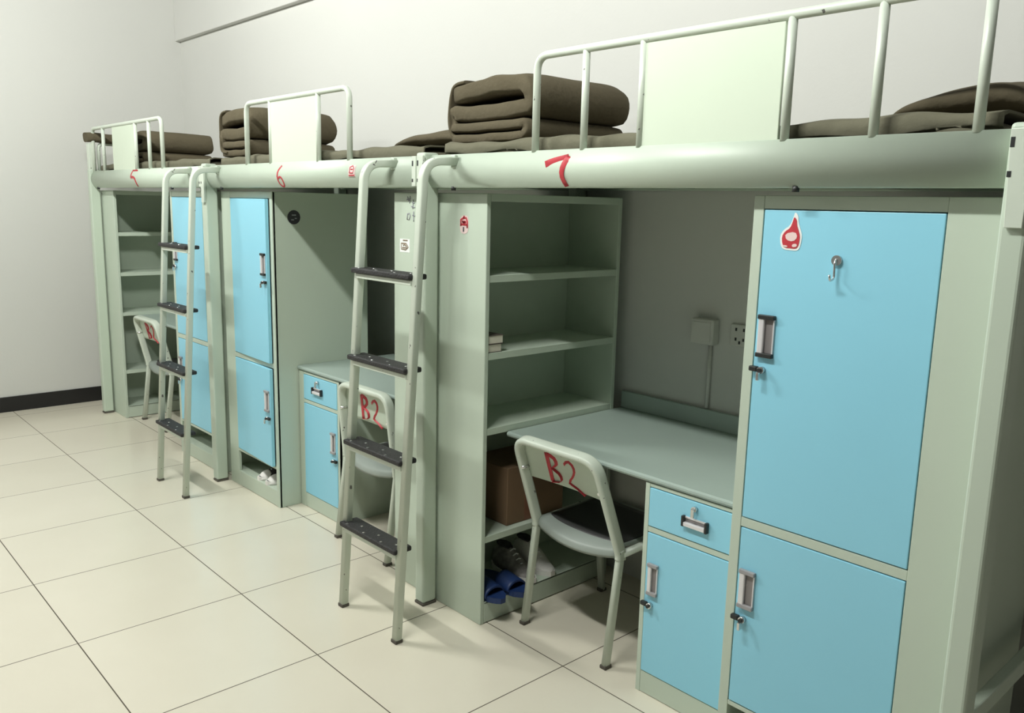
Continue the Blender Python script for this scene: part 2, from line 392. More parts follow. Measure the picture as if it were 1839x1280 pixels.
def quilt(x0, x1, y0, y1, z0, z1, label, ph=0.0, sk=0.0):
    t = thing('folded_quilt', label, 'quilt', ((x0+x1)/2, (y0+y1)/2, z0), 'quilts folded into blocks')
    H = z1-z0; th = [0.18*H, 0.19*H, 0.30*H, 0.33*H]
    zc = []; z = z0
    for h in th: zc.append(z+h/2); z += h
    xa, xb = x0+0.035, x1-0.055
    pts = []; tt = []
    def seg(p, h, n):
        for q in p: pts.append(q); tt.append(h)
    for k in range(4):                      # serpentine: layers joined by folds
        hh = th[k]/2*0.985
        a, b = (xa, xb) if k % 2 == 0 else (xb, xa)
        for i in range(15):
            u = i/14; x = a+(b-a)*u
            sag = -0.010*math.sin(PI*u)*(1 if k > 1 else 0.4) if k < 3 else 0.014*math.sin(PI*(x-x0)/(x1-x0)-0.6)
            pts.append((x, zc[k]+sag*H/0.23)); tt.append(hh)
        if k < 3:
            cz = (zc[k]+zc[k+1])/2; r = (zc[k+1]-zc[k])/2; sgn = 1 if k % 2 == 0 else -1
            cx = b; rx = r*1.05 if sgn > 0 else 0.014
            for i in range(1, 8):
                an = -PI/2+PI*i/8
                pts.append((cx+sgn*rx*max(0.0, math.cos(an))**0.55, cz+r*math.sin(an))); tt.append(hh+(th[k+1]/2*0.985-hh)*i/8)
    W = (y1-y0)/2; cy = (y0+y1)/2
    P = [Vector((x, cy, z)) for x, z in pts]
    mb = MB()
    secs = []
    def sec(i, u):
        return sup(W*(0.985+0.015*math.sin(i*0.9+ph)), tt[i], 6.5, 44)
    mb.sweep(P, sec, side=(0, 1, 0))
    def fn(v):
        d = wob(v, 0.0022, 19, ph)
        fx = (v.x-x0)/(x1-x0)
        return Vector((v.x+wob(v.yzx, 0.002, 17, ph)+sk*(v.z-z0), v.y+wob(v.zxy, 0.002, 23, ph), v.z+d*(0.3+0.7*min(1, max(0, (v.z-z0)/H)))))
    mb.xform(fn)
    mb.build('folded_layers', M['olive'], t)
    # outer flap wrapping the left end and the piped edge along the top
    mb = MB()
    pth = [(x0+0.10, zc[0]), (x0+0.03, zc[0]+0.005), (x0+0.012, zc[1]), (x0+0.008, zc[2]), (x0+0.016, zc[3]+0.01), (x0+0.05, z1-0.004), (x0+0.10, z1-0.002)]
    pth = [Vector((a, cy, b)) for a, b in pth]
    mb.sweep(resample(sm(pth, 2), 26), sup(W*1.0, 0.009, 5, 36), side=(0, 1, 0))
    mb.xform(lambda v: Vector((v.x+wob(v.yzx, 0.003, 21, ph)+sk*(v.z-z0), v.y, v.z)))
    mb.build('outer_flap', M['olive'], t)
    return t
quilt(1.470, 1.930, 0.045, 0.575, 1.851, 2.075, 'block-folded olive quilt on the nearest bed, layers in view left of the guard rail', 0.5)
quilt(-0.535, -0.150, 0.015, 0.535, 1.853, 2.095, 'block-folded olive quilt on the middle bed, half hidden by its white guard panel', 2.3)
quilt(-2.24, -1.80, 0.05, 0.53, 1.853, 2.055, 'block-folded dark olive quilt on the farthest bed, seen past its guard rail', 4.1)

def pillow(x0, x1, y0, y1, z0, h, label, ph=0.0, lean=0.0):
    t = thing('pillow', label, 'pillow', ((x0+x1)/2, (y0+y1)/2, z0), 'olive pillows')
    mb = MB(); R = []; n = 40
    for i in range(n):
        u = -1+2*(i+0.02)/(n-0.96); x = (x0+x1)/2+(x1-x0)/2*u
        k = max(0.05, (1-abs(u)**3.2))**0.5
        lift = 0.5+0.5*u*lean
        q = []
        for a, b in sup((y1-y0)/2*(0.82+0.18*k), 1.0, 2.4, 36):
            hh = h/2*k*(1.0 if lean == 0 else (0.35+0.75*lift))
            q.append(Vector((x, (y0+y1)/2+a, z0+hh*(1+b) + (0.002*math.sin(a*40+x*25+ph) if b > -0.6 else 0))))
        R.append(q)
    mb.rings(R); c = mb.build('pillow_cover', M['olive'], t)
    return t
pillow(0.985, 1.455, 0.10, 0.58, 1.852, 0.098, 'olive pillow slumped on the right end of the middle bed, beside the nearest folded quilt', 0.3, 0.55)
pillow(3.115, 3.62-0.17, 0.14, 0.60, 1.852, 0.118, 'brownish olive pillow at the right end of the nearest bed, by the photo edge', 1.3, 0.55)
# folded cloth draped over the end rail of the farthest bed
t = thing('folded_cloth', 'folded olive cloth draped over the end rail of the farthest bed', 'cloth', (-2.585, 0.15, 2.0))
mb = MB(); mb.sweep([Vector((-2.585, -0.085+0.045*k, 2.040+0.004*math.sin(k*1.3))) for k in range(14)], lambda i, u: sup(0.052, 0.034, 3, 24), side=(1, 0, 0)); mb.build('folded_layer', M['olive'], t)

# ------------------------------------------------------------------ ladders
def ladder(cx, label):
    t = thing('bed_ladder', label, 'ladder', (cx, -0.2, 0), 'steel ladders to the loft beds')
    xs = (cx-0.19, cx+0.19); yf, yt = -0.322, -0.212
    yy = lambda z: yf+(yt-yf)*z/1.72
    for x in xs:
        mb = MB(); pth = fillet([(x, yf, 0.012), (x, yy(1.775)+0.004, 1.772), (x, -0.062, 1.778)], 0.085, 10)
        r = mb.sweep(pth, rrect(0.0155, 0.0145, 0.005, 3), side=(1, 0, 0)).build('side_rail', M['rail'], t)
        mb = MB(); mb.box(x-0.017, x+0.017, yf-0.017, yf+0.017, 0, 0.014, 0.003); mb.build('foot_cap', M['cap'], r)
        mb = MB(); mb.box(x-0.012, x+0.012, -0.078, -0.062, 1.755, 1.80, 0.003); mb.build('hook_end', M['paint'], r)
    for z in (0.362, 0.700, 1.040, 1.378):
        yc = yy(z)
        mb = MB(); mb.box(xs[0]-0.014, xs[1]-0.008, yc-0.030, yc+0.052, z-0.020, z, 0.006, 3); mb.mi = 1
        for k in range(6):
            xx = xs[0]+0.03+k*0.06; mb.cyl((xx, yc-0.02+0.03*(k % 2), z-0.001), (xx, yc-0.02+0.03*(k % 2), z+0.0015), 0.005, 8)
        s_ = mb.build('step_tread', [M['black'], M['chrome']], t)
        mb = MB(); mb.box(xs[0]+0.01, xs[1]-0.012, yc-0.020, yc+0.020, z-0.040, z-0.021, 0.002); mb.build('step_bracket', M['rail'], s_)
    return t
ladder(1.478, 'white steel ladder with black treads between the middle bed and the nearest bed')
ladder(-0.553, 'white steel ladder with black treads between the farthest bed and the middle bed')

# ------------------------------------------------------------------ furniture
ZT = 1.668
def bookshelf(xa, xb, opendir, label):
    """opendir +1: open towards +X"""
    t = thing('bookshelf', label, 'bookshelf', ((xa+xb)/2, 0.37, 0), 'open steel bookshelves')
    xo, xc = (xb, xa) if opendir > 0 else (xa, xb); d = opendir; D = 0.745
    def bx(mb, u0, u1, y0, y1, z0, z1, bev=0.002):    # u measured inward from the open face
        a, b = xo-d*u0, xo-d*u1; mb.box(min(a, b), max(a, b), y0, y1, z0, z1, bev); return mb
    W = abs(xb-xa)
    MB_ = MB(); bx(MB_, 0, W, 0, 0.020, 0, ZT, 0.003); MB_.build('side_panel', M['paint'], t)
    mb = MB(); bx(mb, 0, W, D-0.020, D, 0, ZT, 0.003); mb.build('side_panel', M['paint'], t)
    mb = MB(); bx(mb, W-0.006, W, 0.020, D-0.020, 0, ZT); mb.build('back_panel', M['paint'], t)
    mb = MB(); bx(mb, 0, W-0.006, 0.020, D-0.020, ZT-0.028, ZT); mb.build('top_panel', M['paint'], t)
    mb = MB(); bx(mb, 0, 0.006, 0.020, D-0.020, 0.004, 0.09); bx(mb, 0, W-0.006, 0.020, D-0.020, 0.082, 0.0905); mb.build('plinth', M['paint'], t)
    for z in (0.361, 0.792, 1.083, 1.372):
        mb = MB(); bx(mb, 0.002, W-0.006, 0.020, D-0.020, z-0.003, z, 0.001); bx(mb, 0.002, 0.012, 0.020, D-0.020, z-0.026, z-0.003, 0.001)
        mb.build('shelf', M['paint'], t)
    return t
sh7 = bookshelf(1.480, 1.771, 1, 'open bookshelf under the nearest bed, holding a cardboard box and shoes')
sh6 = bookshelf(1.186, 1.472, -1, 'bookshelf under the middle bed, only its scribbled grey end panel showing')
sh5 = bookshelf(-2.612, -2.318, 1, 'empty bookshelf under the farthest bed, next to the end wall')

def rot_about(hx, hy, ang):
    c, s_ = math.cos(ang), math.sin(ang)
    return lambda v: Vector((hx+(v.x-hx)*c-(v.y-hy)*s_, hy+(v.x-hx)*s_+(v.y-hy)*c, v.z))
def pull(door, x0, x1, y, z0, z1, rf=None, vertical=True, cap='dark'):
    mb = MB()
    if vertical:
        xm = x0+(x1-x0)*0.38
        mb.mi = 0; mb.box(x0, xm, y-0.010, y, z0+0.008, z1-0.008, 0.003); mb.box(x1-0.004, x1, y-0.006, y, z0+0.008, z1-0.008, 0.0015)
        mb.mi = 1; mb.box(xm, x1-0.004, y-0.0015, y, z0+0.008, z1-0.008, 0)
        mb.mi = 2; mb.box(x0-0.002, x1+0.001, y-0.012, y, z1-0.012, z1, 0.002); mb.box(x0-0.002, x1+0.001, y-0.012, y, z0, z0+0.012, 0.002)
    else:
        zm = z0+(z1-z0)*0.45
        mb.mi = 0; mb.box(x0+0.008, x1-0.008, y-0.014, y, z0, zm, 0.003); mb.box(x0+0.008, x1-0.008, y-0.004, y, z1-0.006, z1, 0.001)
        mb.mi = 1; mb.box(x0+0.008, x1-0.008, y-0.0015, y, zm, z1-0.006, 0)
        mb.mi = 2; mb.box(x0, x0+0.009, y-0.014, y, z0-0.002, z1+0.002, 0.002); mb.box(x1-0.009, x1, y-0.014, y, z0-0.002, z1+0.002, 0.002)
    if rf: mb.xform(rf)
    o = mb.build('handle', [M['silver'], M['greyin'], M[cap]], door); o['label'] = 'silver pull handle'
def lock(door, x, y, z, rf=None, d=1, key=True):
    mb = MB(); mb.mi = 0; mb.cyl((x, y, z), (x, y-0.014, z), 0.0095, 16); 
    mb.mi = 1; mb.cyl((x, y-0.013, z), (x, y-0.020, z), 0.006, 12)
    mb.box(x-d*0.022-0.012, x-d*0.022+0.012, y-0.016, y-0.001, z-0.005, z+0.009, 0.003)
    if key: mb.mi = 0; mb.box(x-0.004, x+0.004, y-0.026, y-0.018, z-0.026, z-0.004, 0.001)
    if rf: mb.xform(rf)
    mb.build('lock', [M['chrome'], M['dark']], door)
def locker(xi, d, label, openang=0.0):
    """xi: side next to the desk; d=+1 body extends to +X, handles near xi"""
    W = 0.602; D = 0.56
    t = thing('locker', label, 'locker', (xi+d*W/2, D/2, 0), 'blue-door lockers under the beds')
    def bx(mb, u0, u1, y0, y1, z0, z1, bev=0.0015):
        a, b = xi+d*u0, xi+d*u1; mb.box(min(a, b), max(a, b), y0, y1, z0, z1, bev); return mb
    mb = MB()
    bx(mb, 0, 0.012, 0.004, D, 0, ZT, 0.002); bx(mb, W-0.012, W, 0.004, D, 0, ZT, 0.002)
    bx(mb, 0.012, W-0.012, D-0.008, D, 0, ZT); bx(mb, 0.012, W-0.012, 0.016, D-0.008, ZT-0.01, ZT-0.001)
    bx(mb, 0.012, W-0.012, 0.016, D-0.008, 0.764, 0.774); bx(mb, 0.012, W-0.012, 0.016, D-0.008, 0.214, 0.220); bx(mb, 0.012, W-0.012, 0.016, D-0.008, 0.080, 0.088)
    mb.build('carcass', M['paint'], t)
    mb = MB()
    bx(mb, 0, 0.030, 0, 0.016, 0, ZT); bx(mb, 0.490, W, 0, 0.016, 0, ZT)
    bx(mb, 0.030, 0.490, 0.001, 0.016, 1.634, ZT); bx(mb, 0.030, 0.490, 0.001, 0.016, 0.757, 0.784); bx(mb, 0.030, 0.490, 0.001, 0.016, 0.208, 0.222); bx(mb, 0.030, 0.490, 0.001, 0.016, 0.002, 0.088)
    mb.build('front_frame', M['paint'], t)
    hx = xi+d*0.489
    rf = rot_about(hx, 0.0, d*openang) if openang else None
    doors = []
    for z0, z1, hz in ((0.7865, 1.6315, (1.243, 1.357)), (0.2255, 0.7545, (0.523, 0.637))):
        mb = MB(); bx(mb, 0.0335, 0.488, -0.001, 0.018, z0, z1, 0.002)
        if rf: mb.xform(rf)
        dr = mb.build('door', M['blue'], t); doors.append(dr)
        a, b = sorted((xi+d*0.044, xi+d*0.090))
        pull(dr, a, b, -0.0012, hz[0], hz[1], rf, True, 'dark' if z0 > 0.5 else 'endgrey')
        lock(dr, xi+d*0.062, -0.0012, hz[0]-0.035, rf, d)
    return t, doors
lk7, d7 = locker(2.857, 1, 'tall blue-door locker under the nearest bed, with a flame sticker on its upper door')
lk6, d6 = locker(0.107, -1, 'tall blue-door locker under the middle bed, with shoes in its bottom gap', 0.045)
lk5, d5 = locker(-1.252, 1, 'tall blue-door locker under the farthest bed, behind the far ladder')

# flame sticker and hook on the near locker's upper door
def flat(mb, poly, y, thick=0.0008): mb.prism(poly, 1, y-thick, y)
FL = [(0.0, -0.046), (0.020, -0.047), (0.031, -0.040), (0.036, -0.018), (0.037, 0.005), (0.028, 0.028), (0.020, 0.048), (0.019, 0.066), (0.006, 0.080), (0.002, 0.062), (-0.008, 0.034), (-0.030, 0.020), (-0.042, 0.0), (-0.038, -0.030), (-0.026, -0.045)]
fx, fz, fy = 2.973, 1.566, -0.0012
def sc(poly, k, dx=0, dz=0): return [(fx+dx+x*k, fz+dz+z*k) for x, z in poly]
def smp(poly): 
    P = [Vector((x, z, 0)) for x, z in poly]; Q = []
    n = len(P)
    for i in range(n):
        a, b = P[i], P[(i+1) % n]; Q += [a*0.75+b*0.25, a*0.25+b*0.75]
    return [(q.x, q.y) for q in Q]
mb = MB(); flat(mb, smp(sc(FL, 0.78)), fy); stk = mb.build('flame_sticker', M['white'], d7[0])
mb = MB(); flat(mb, smp(sc(FL, 0.64, 0.0, -0.0015)), fy-0.0009); mb.build('red_flame', M['red'], stk)
mb = MB(); flat(mb, smp([(fx-0.018, fz+0.006), (fx+0.010, fz+0.012), (fx+0.018, fz-0.002), (fx+0.006, fz-0.014), (fx-0.014, fz-0.010)]), fy-0.0018, 0.0006)
flat(mb, smp([(fx+0.004, fz-0.028), (fx+0.018, fz-0.026), (fx+0.016, fz-0.018), (fx+0.004, fz-0.020)]), fy-0.0018, 0.0006)
flat(mb, smp([(fx-0.022, fz-0.028), (fx-0.008, fz-0.028), (fx-0.010, fz-0.024), (fx-0.022, fz-0.023)]), fy-0.0018, 0.0006); mb.build('pale_print', M['pinkwhite'], stk)
mb = MB(); mb.cyl((3.101, fy, 1.512), (3.101, fy-0.006, 1.512), 0.013, 18)
mb.sweep(fillet([(3.101, fy-0.006, 1.515), (3.101, fy-0.012, 1.505), (3.101, fy-0.010, 1.468), (3.101, fy-0.030, 1.462), (3.101, fy-0.034, 1.478)], 0.008, 5), circ(0.003, 8)); mb.build('stick_on_hook', M['chrome'], d7[0])
# round dark emblem on the middle locker's side
mb = MB(); 
mb.cyl((0.1071, 0.120, 1.542), (0.1085, 0.120, 1.542), 0.036, 22); mb.mi = 1
for a, b, c, e in ((-0.012, 0.012, 0.008, 0.014), (-0.016, 0.0, -0.016, -0.010), (0.004, 0.016, -0.008, -0.003)): mb.box(0.1085, 0.1092, 0.120+a, 0.120+b, 1.542+c, 1.542+e, 0.0002)
mb.build('round_black_sticker', [M['ink'], M['inkgrey']], lk6)

def pedestal(xi, d, label):
    """xi: desk-opening side; the locker stands at xi + d*W"""
    W = 0.405; y0 = 0.126; D = 0.66
    t = thing('drawer_cabinet', label, 'cabinet', (xi+d*W/2, 0.4, 0), 'blue-front desk cabinets')
    def bx(mb, u0, u1, a, b, z0, z1, bev=0.0015):
        p, q = xi+d*u0, xi+d*u1; mb.box(min(p, q), max(p, q), a, b, z0, z1, bev); return mb
    mb = MB(); bx(mb, 0, 0.01, y0+0.002, D, 0, 0.744); bx(mb, W-0.01, W, y0+0.002, D, 0, 0.744); bx(mb, 0.01, W-0.01, D-0.01, D, 0, 0.744); bx(mb, 0.01, W-0.01, y0+0.016, D-0.01, 0.736, 0.744); bx(mb, 0.01, W-0.01, y0+0.016, D-0.01, 0.06, 0.07)
    mb.build('carcass', M['paint'], t)
    mb = MB(); bx(mb, 0, 0.018, y0, y0+0.016, 0, 0.744); bx(mb, W-0.05, W, y0, y0+0.016, 0, 0.744)
    bx(mb, 0.018, W-0.05, y0+0.001, y0+0.016, 0.732, 0.744); bx(mb, 0.018, W-0.05, y0+0.001, y0+0.016, 0.578, 0.597); bx(mb, 0.018, W-0.05, y0+0.001, y0+0.016, 0.002, 0.080)
    mb.build('front_frame', M['paint'], t)
    mb = MB(); bx(mb, 0.020, W-0.052, y0-0.002, y0+0.016, 0.5995, 0.7295, 0.002); dr = mb.build('drawer', M['blue'], t)
    c = xi+d*0.205
    pull(dr, c-0.048, c+0.048, y0-0.002, 0.645, 0.676, None, False)
    mb = MB(); mb.mi = 0; mb.cyl((c-d*0.004, y0-0.002, 0.708), (c-d*0.004, y0-0.016, 0.708), 0.009, 14); mb.box(c-d*0.004-0.006, c-d*0.004+0.006, y0-0.022, y0-0.014, 0.682, 0.712, 0.002); mb.build('lock', M['chrome'], dr)
    mb = MB(); bx(mb, 0.020, W-0.052, y0-0.002, y0+0.016, 0.0825, 0.5755, 0.002); do = mb.build('door', M['blue'], t)
    a, b = sorted((xi+d*0.034, xi+d*0.072))
    pull(do, a, b, y0-0.002, 0.365, 0.475, None, True, 'endgrey'); lock(do, xi+d*0.048, y0-0.002, 0.328, None, d, False)
    return t
pedestal(2.450, 1, 'small blue drawer cabinet under the nearest desk, left of the nearest locker')
pedestal(0.518, -1, 'small blue drawer cabinet under the middle desk, behind the near ladder')

def desk(xa, xb, label, back_leg=None):
    t = thing('desk', label, 'desk', ((xa+xb)/2, 0.45, 0.745), 'grey desks under the beds')
    sec = [(0.130, 0.746), (0.122, 0.749), (0.118, 0.756), (0.119, 0.763), (0.126, 0.768), (0.80, 0.768), (0.80, 0.746)]
    mb = MB(); mb.rings([[Vector((x, y, z)) for y, z in sec] for x in (xa+0.002, xb-0.002)], smooth=False); mb.build('desk_top', M['desk'], t)
    mb = MB(); mb.box(xa+0.002, xb-0.002, 0.790, 0.808, 0.768, 0.842, 0.003); mb.build('upstand', M['desk'], t)
    mb = MB(); mb.box(xa+0.002, xb-0.002, 0.775, 0.795, 0.300, 0.335, 0.003); mb.build('rear_stretcher', M['paint'], t)
    return t
desk(1.771, 2.857, 'long grey desk top between the nearest bookshelf and the nearest locker')
desk(0.107, 1.186, 'grey desk top beside the middle locker, crossed by the near ladder')
desk(-2.318, -1.252, 'grey desk top beside the empty bookshelf near the end wall')

# marks on the bookshelf end panels
mb = MB(); PX = lambda u, v: (1.272+0.06*u, -0.0012, 1.555+0.10*v)
strokes(mb, [[(0.15, 0.98), (0.3, 0.8)], [(0.05, 0.85), (0.5, 0.9)], [(0.45, 1.0), (0.4, 0.72)], [(0.7, 0.75), (0.95, 0.72)], [(0.8, 0.85), (0.75, 0.5)], [(0.55, 0.6), (1.0, 0.55)], [(0.15, 0.3), (0.5, 0.32), (0.4, 0.05), (0.1, 0.08), (0.15, 0.3)], [(0.85, 0.4), (0.85, 0.0)], [(0.7, 0.25), (1.0, 0.22)]], 0.0045, PX, (0, -1, 0), 0)
mb.build('pen_scribble', M['inkgrey'], sh6)
mb = MB(); PX = lambda u, v: (1.232+0.062*u, -0.0012, 1.436+0.042*v)
flat(mb, [(1.228, 1.430), (1.296, 1.430), (1.296, 1.484), (1.228, 1.484)], -0.0001, 0.0008); st = mb.build('small_sticker', M['white'], sh6)
mb = MB(); strokes(mb, [[(0.3, 1.0), (0.8, 1.0)], [(0.1, 0.7), (0.1, 0.1), (0.9, 0.1), (0.85, 0.7), (0.1, 0.7)], [(0.3, 0.5), (0.5, 0.6), (0.7, 0.4)], [(0.2, 0.3), (0.8, 0.28)]], 0.0055, PX, (0, -1, 0), 0); mb.build('brown_print', M['brownink'], st)
mb = MB(); flat(mb, smp([(1.619, 1.583), (1.655, 1.588), (1.668, 1.578), (1.668, 1.530), (1.650, 1.518), (1.622, 1.522), (1.616, 1.55)]), -0.0001, 0.0008); st = mb.build('worn_red_sticker', M['pinkwhite'], sh7)
PX = lambda u, v: (1.618+0.048*u, -0.0012, 1.522+0.064*v)
mb = MB(); strokes(mb, [[(0.12, 0.4), (0.12, 0.85), (0.9, 0.88), (0.9, 0.3)], [(0.5, 1.0), (0.5, 0.85)], [(0.3, 0.72), (0.45, 0.55)], [(0.6, 0.72), (0.55, 0.5)], [(0.15, 0.5), (0.85, 0.48)], [(0.3, 0.65), (0.75, 0.62)]], 0.008, PX, (0, -1, 0), 0); mb.build('red_print', M['red'], st)
mb = MB(); strokes(mb, [[(0.45, 0.35), (0.45, 0.08)]], 0.007, PX, (0, -1, 0), 0); mb.build('dark_print', M['ink'], st)
# bolt on the near post
mb = MB(); mb.cyl((1.432, 0.0, 0.30), (1.432, -0.012, 0.30), 0.009, 10); mb.build('bolt', M['chrome'], sh6)

# ------------------------------------------------------------------ chairs
def chair(cx, y0, label, width=0.425, lo=-0.100, lean=-0.125):
    t = thing('chair', label, 'chair', (cx, y0+0.2, 0), 'steel desk chairs marked B2')
    h = width/2; zk = 0.415; zt = 0.775
    lx, rx = cx-h, cx+h
    pth = fillet([(lx, y0, 0.01), (lx, y0+0.055, zk), (lx, y0+0.057+lean, zt), (rx-0.024, y0+0.057+lean, zt), (rx, y0+0.055, zk), (rx, y0, 0.01)], 0.07, 9)
    sec_n = len(pth)
    def sec(i, u): return sup(0.0115, 0.0175, 2.6, 18)
    # one bent tube forms the back frame, cut at the seat into frame and legs
    up_pts = [p for p in pth if p.z >= zk-0.005]
    mb = MB(); P = [Vector(p) for p in pth if p.z > zk*0.93]
    mb.sweep(P, rrect(0.0225, 0.0130, 0.011, 4), side=(0, 1, 0.2)); fr = mb.build('back_frame', M['rail'], t)
    for x in (lx, rx):
        mb = MB(); mb.sweep(fillet([(x, y0, 0.008), (x, y0+0.053, zk), (x, y0+0.049, zk+0.02)], 0.02), rrect(0.016, 0.012, 0.008, 4), side=(0, 1, 0))
        lg = mb.build('rear_leg', M['rail'], t)
        mb = MB(); mb.box(x-0.014, x+0.014, y0-0.018, y0+0.018, 0, 0.014, 0.003); mb.build('foot_cap', M['cap'], lg)
        mb = MB(); mb.sweep(fillet([(x, y0+0.06, zk), (x, y0+0.40, zk+0.012), (x, y0+0.455, 0.008)], 0.045, 8), rrect(0.015, 0.011, 0.008, 4), side=(1, 0, 0))
        lg = mb.build('front_leg', M['rail'], t)
        mb = MB(); mb.box(x-0.014, x+0.014, y0+0.438, y0+0.472, 0, 0.014, 0.003); mb.build('foot_cap', M['cap'], lg)
    # backrest shell, bowed away from the sitter, on the desk side of the frame
    mb = MB(); nx, nz = 22, 10; g = []
    for s_ in (0, 1):
        rows = []
        for j in range(nz+1):
            v = j/nz; z = 0.612+0.170*v; row = []
            for i in range(nx+1):
                u = -1+2*i/nx
                lim = 1.0
                if v > 0.6: lim = 1-0.20*((v-0.6)/0.4)**2.2
                x = cx-0.006+u*(h-0.014)*lim
                y = y0+0.055+(z-zk)/(zt-zk)*lean+0.014+0.012*(1-u*u)+s_*0.009
                row.append(mb.bm.verts.new((x, y, z)))
            rows.append(row)
        g.append(rows)
    for s_ in (0, 1):
        for j in range(nz):
            for i in range(nx):
                q = [g[s_][j][i], g[s_][j][i+1], g[s_][j+1][i+1], g[s_][j+1][i]]
                f = mb.bm.faces.new(q if s_ == 0 else q[::-1]); f.smooth = True
    edge = [(0, i) for i in range(nx)]+[(j, nx) for j in range(nz)]+[(nz, i) for i in range(nx, 0, -1)]+[(j, 0) for j in range(nz, 0, -1)]
    for k in range(len(edge)):
        (a, b), (c, e) = edge[k], edge[(k+1) % len(edge)]
        mb.bm.faces.new((g[0][a][b], g[1][a][b], g[1][c][e], g[0][c][e]))
    bk = mb.build('backrest', M['paint'], t)
    def onback(u, v):
        z = 0.619+0.118*v; x = cx+lo+0.19*u; q = (x-cx+0.006)/(h-0.014)
        return (x, y0+0.055+(z-zk)/(zt-zk)*lean+0.014+0.012*(1-q*q)-0.0012, z)
    mb = MB(); strokes(mb, [[(0.02+0.34*a, b) for a, b in l] for l in DIG['B']], 0.0195, onback, (0, -1, 0.2), 1)
    o = mb.build('painted_letter', M['red'], bk); o['label'] = 'hand-painted red B'; mb = MB()
    strokes(mb, [[(0.46+0.40*a, b*0.90+0.06) for a, b in l] for l in DIG['2']], 0.0130, onback, (0, -1, 0.2), 1)
    o = mb.build('painted_digit', M['red'], bk); o['label'] = 'hand-painted red 2'
    for x in (lx+0.012, rx-0.026):
        MB().cyl((x, y0+0.057+lean*0.667-0.022, 0.655), (x, y0+0.057+lean*0.667+0.02, 0.655), 0.006, 10).build('bolt', M['chrome'], fr)
    # moulded seat shell with rolled rear edge
    mb = MB(); R = []
    prof = [(0.045, 0.400), (0.050, 0.420), (0.075, 0.432), (0.15, 0.428), (0.27, 0.430), (0.37, 0.438), (0.42, 0.434), (0.44, 0.418)]
    pr = sm([(a, b, 0) for a, b in prof], 1)
    for i in range(17):
        u = -1+2*i/16; x = cx+u*(h-0.014)
        rise = 0.010*u*u; cut = 0.028*(1-u*u)
        row = [Vector((x, y0+p.x+(0.0-cut*0.9 if p.x < 0.1 else 0)+(cut*0.6 if p.x > 0.38 else 0), p.y+rise-(0.012*(1-u*u) if p.x < 0.08 else 0))) for p in pr]
        R.append(row+[Vector((q.x, q.y, q.z-0.010)) for q in row[::-1]])
    mb.rings(R); se = mb.build('seat', M['seatgrey'], t)
    mb = MB(); R = []
    for i in range(15):
        u = (-1+2*i/14)*0.93; x = cx+u*(h-0.014); rise = 0.010*u*u; e = 0.030*u**4
        row = [Vector((x, y0+a, b+rise)) for a, b in ((0.078+e, 0.4305), (0.09+e, 0.4345), (0.15, 0.4320), (0.27, 0.4335), (0.37, 0.4410), (0.405-e, 0.4390))]
        R.append(row+[Vector((q.x, q.y, q.z-0.006)) for q in row[::-1]])
    mb.rings(R); mb.build('seat_pad', M['seatdark'], se)
    return t
chair(2.083, 0.148, 'pale steel chair marked B2 pushed under the nearest desk')
chair(0.860, 0.037, 'pale steel chair marked B2 standing behind the near ladder at the middle desk', 0.425, -0.085, -0.032)
chair(-1.985, 0.095, 'pale steel chair marked B2 at the farthest desk, partly behind the far ladder', 0.45, -0.125, -0.085)

# ------------------------------------------------------------------ things on shelves and on the wall
def shoe(t, c, L, wd, hh, ang, upper, sole, open_dark=True):
    """toe points along local +x"""
    ca, sa = math.cos(ang), math.sin(ang)
    X = lambda v: Vector((c[0]+v.x*ca-v.y*sa, c[1]+v.x*sa+v.y*ca, c[2]+v.z))
    n = 18; R = []; S = []
    for i in range(n):
        u = i/(n-1); x = -L/2+L*u
        k = max(0.12, 1-abs(2*u-1)**3.0)**0.6
        wdt = wd/2*k*(0.84+0.20*math.sin(PI*u*0.9+0.2)*(1 if u > 0.5 else 0.85))
        top = hh*(1.0 if u < 0.38 else (1-0.62*min(1, (u-0.38)/0.42)))*(0.55+0.45*k) if u < 0.8 else hh*0.38*(0.4+0.6*k)
        q = []
        for m_ in range(16):
            a = PI*m_/15; q.append(Vector((x, wdt*math.cos(a)*(1-0.35*math.sin(a)**3*(1 if u < 0.45 else 0.2)), 0.018+(top-0.018)*math.sin(a)**0.75)))
        R.append([X(p) for p in q])
        S.append([X(Vector((x*1.02, y, z))) for y, z in ((wdt*1.08, 0), (wdt*1.08, 0.022), (-wdt*1.08, 0.022), (-wdt*1.08, 0))])
    mb = MB(); mb.rings(R); up_ = mb.build('upper', upper, t)
    mb = MB(); mb.rings(S, smooth=False); mb.build('sole', sole, t)
    mb = MB(); Q = []
    for x, z, r in ((-L*0.40, hh*0.985, 0.010), (-L*0.30, hh*1.0, wd*0.24), (-L*0.18, hh*0.985, wd*0.24), (-L*0.08, hh*0.93, 0.012)):
        Q.append([X(Vector((x, r, z-0.004))), X(Vector((x, r, z+0.004))), X(Vector((x, -r, z+0.004))), X(Vector((x, -r, z-0.004)))])
    mb.rings(Q, smooth=False); mb.build('opening', M['shoeb'], up_)
    mb = MB()
    for k in range(4):
        x = -L*0.03+k*L*0.07; z = hh*(0.90-0.14*k)
        mb.sweep([X(Vector((x, wd*0.16, z-0.002))), X(Vector((x+0.004, 0, z+0.006))), X(Vector((x, -wd*0.16, z-0.002)))], circ(0.003, 6))
    mb.build('laces', M['white'], up_)
t = thing('shoe', 'mottled grey shoe on the bottom shelf of the nearest bookshelf, behind the blue slippers', 'shoe', (1.65, 0.245, 0.0905), 'shoes on the near bottom shelf')
shoe(t, (1.645, 0.290, 0.0905), 0.25, 0.095, 0.115, 0.0, M['camo'], M['shoew'])
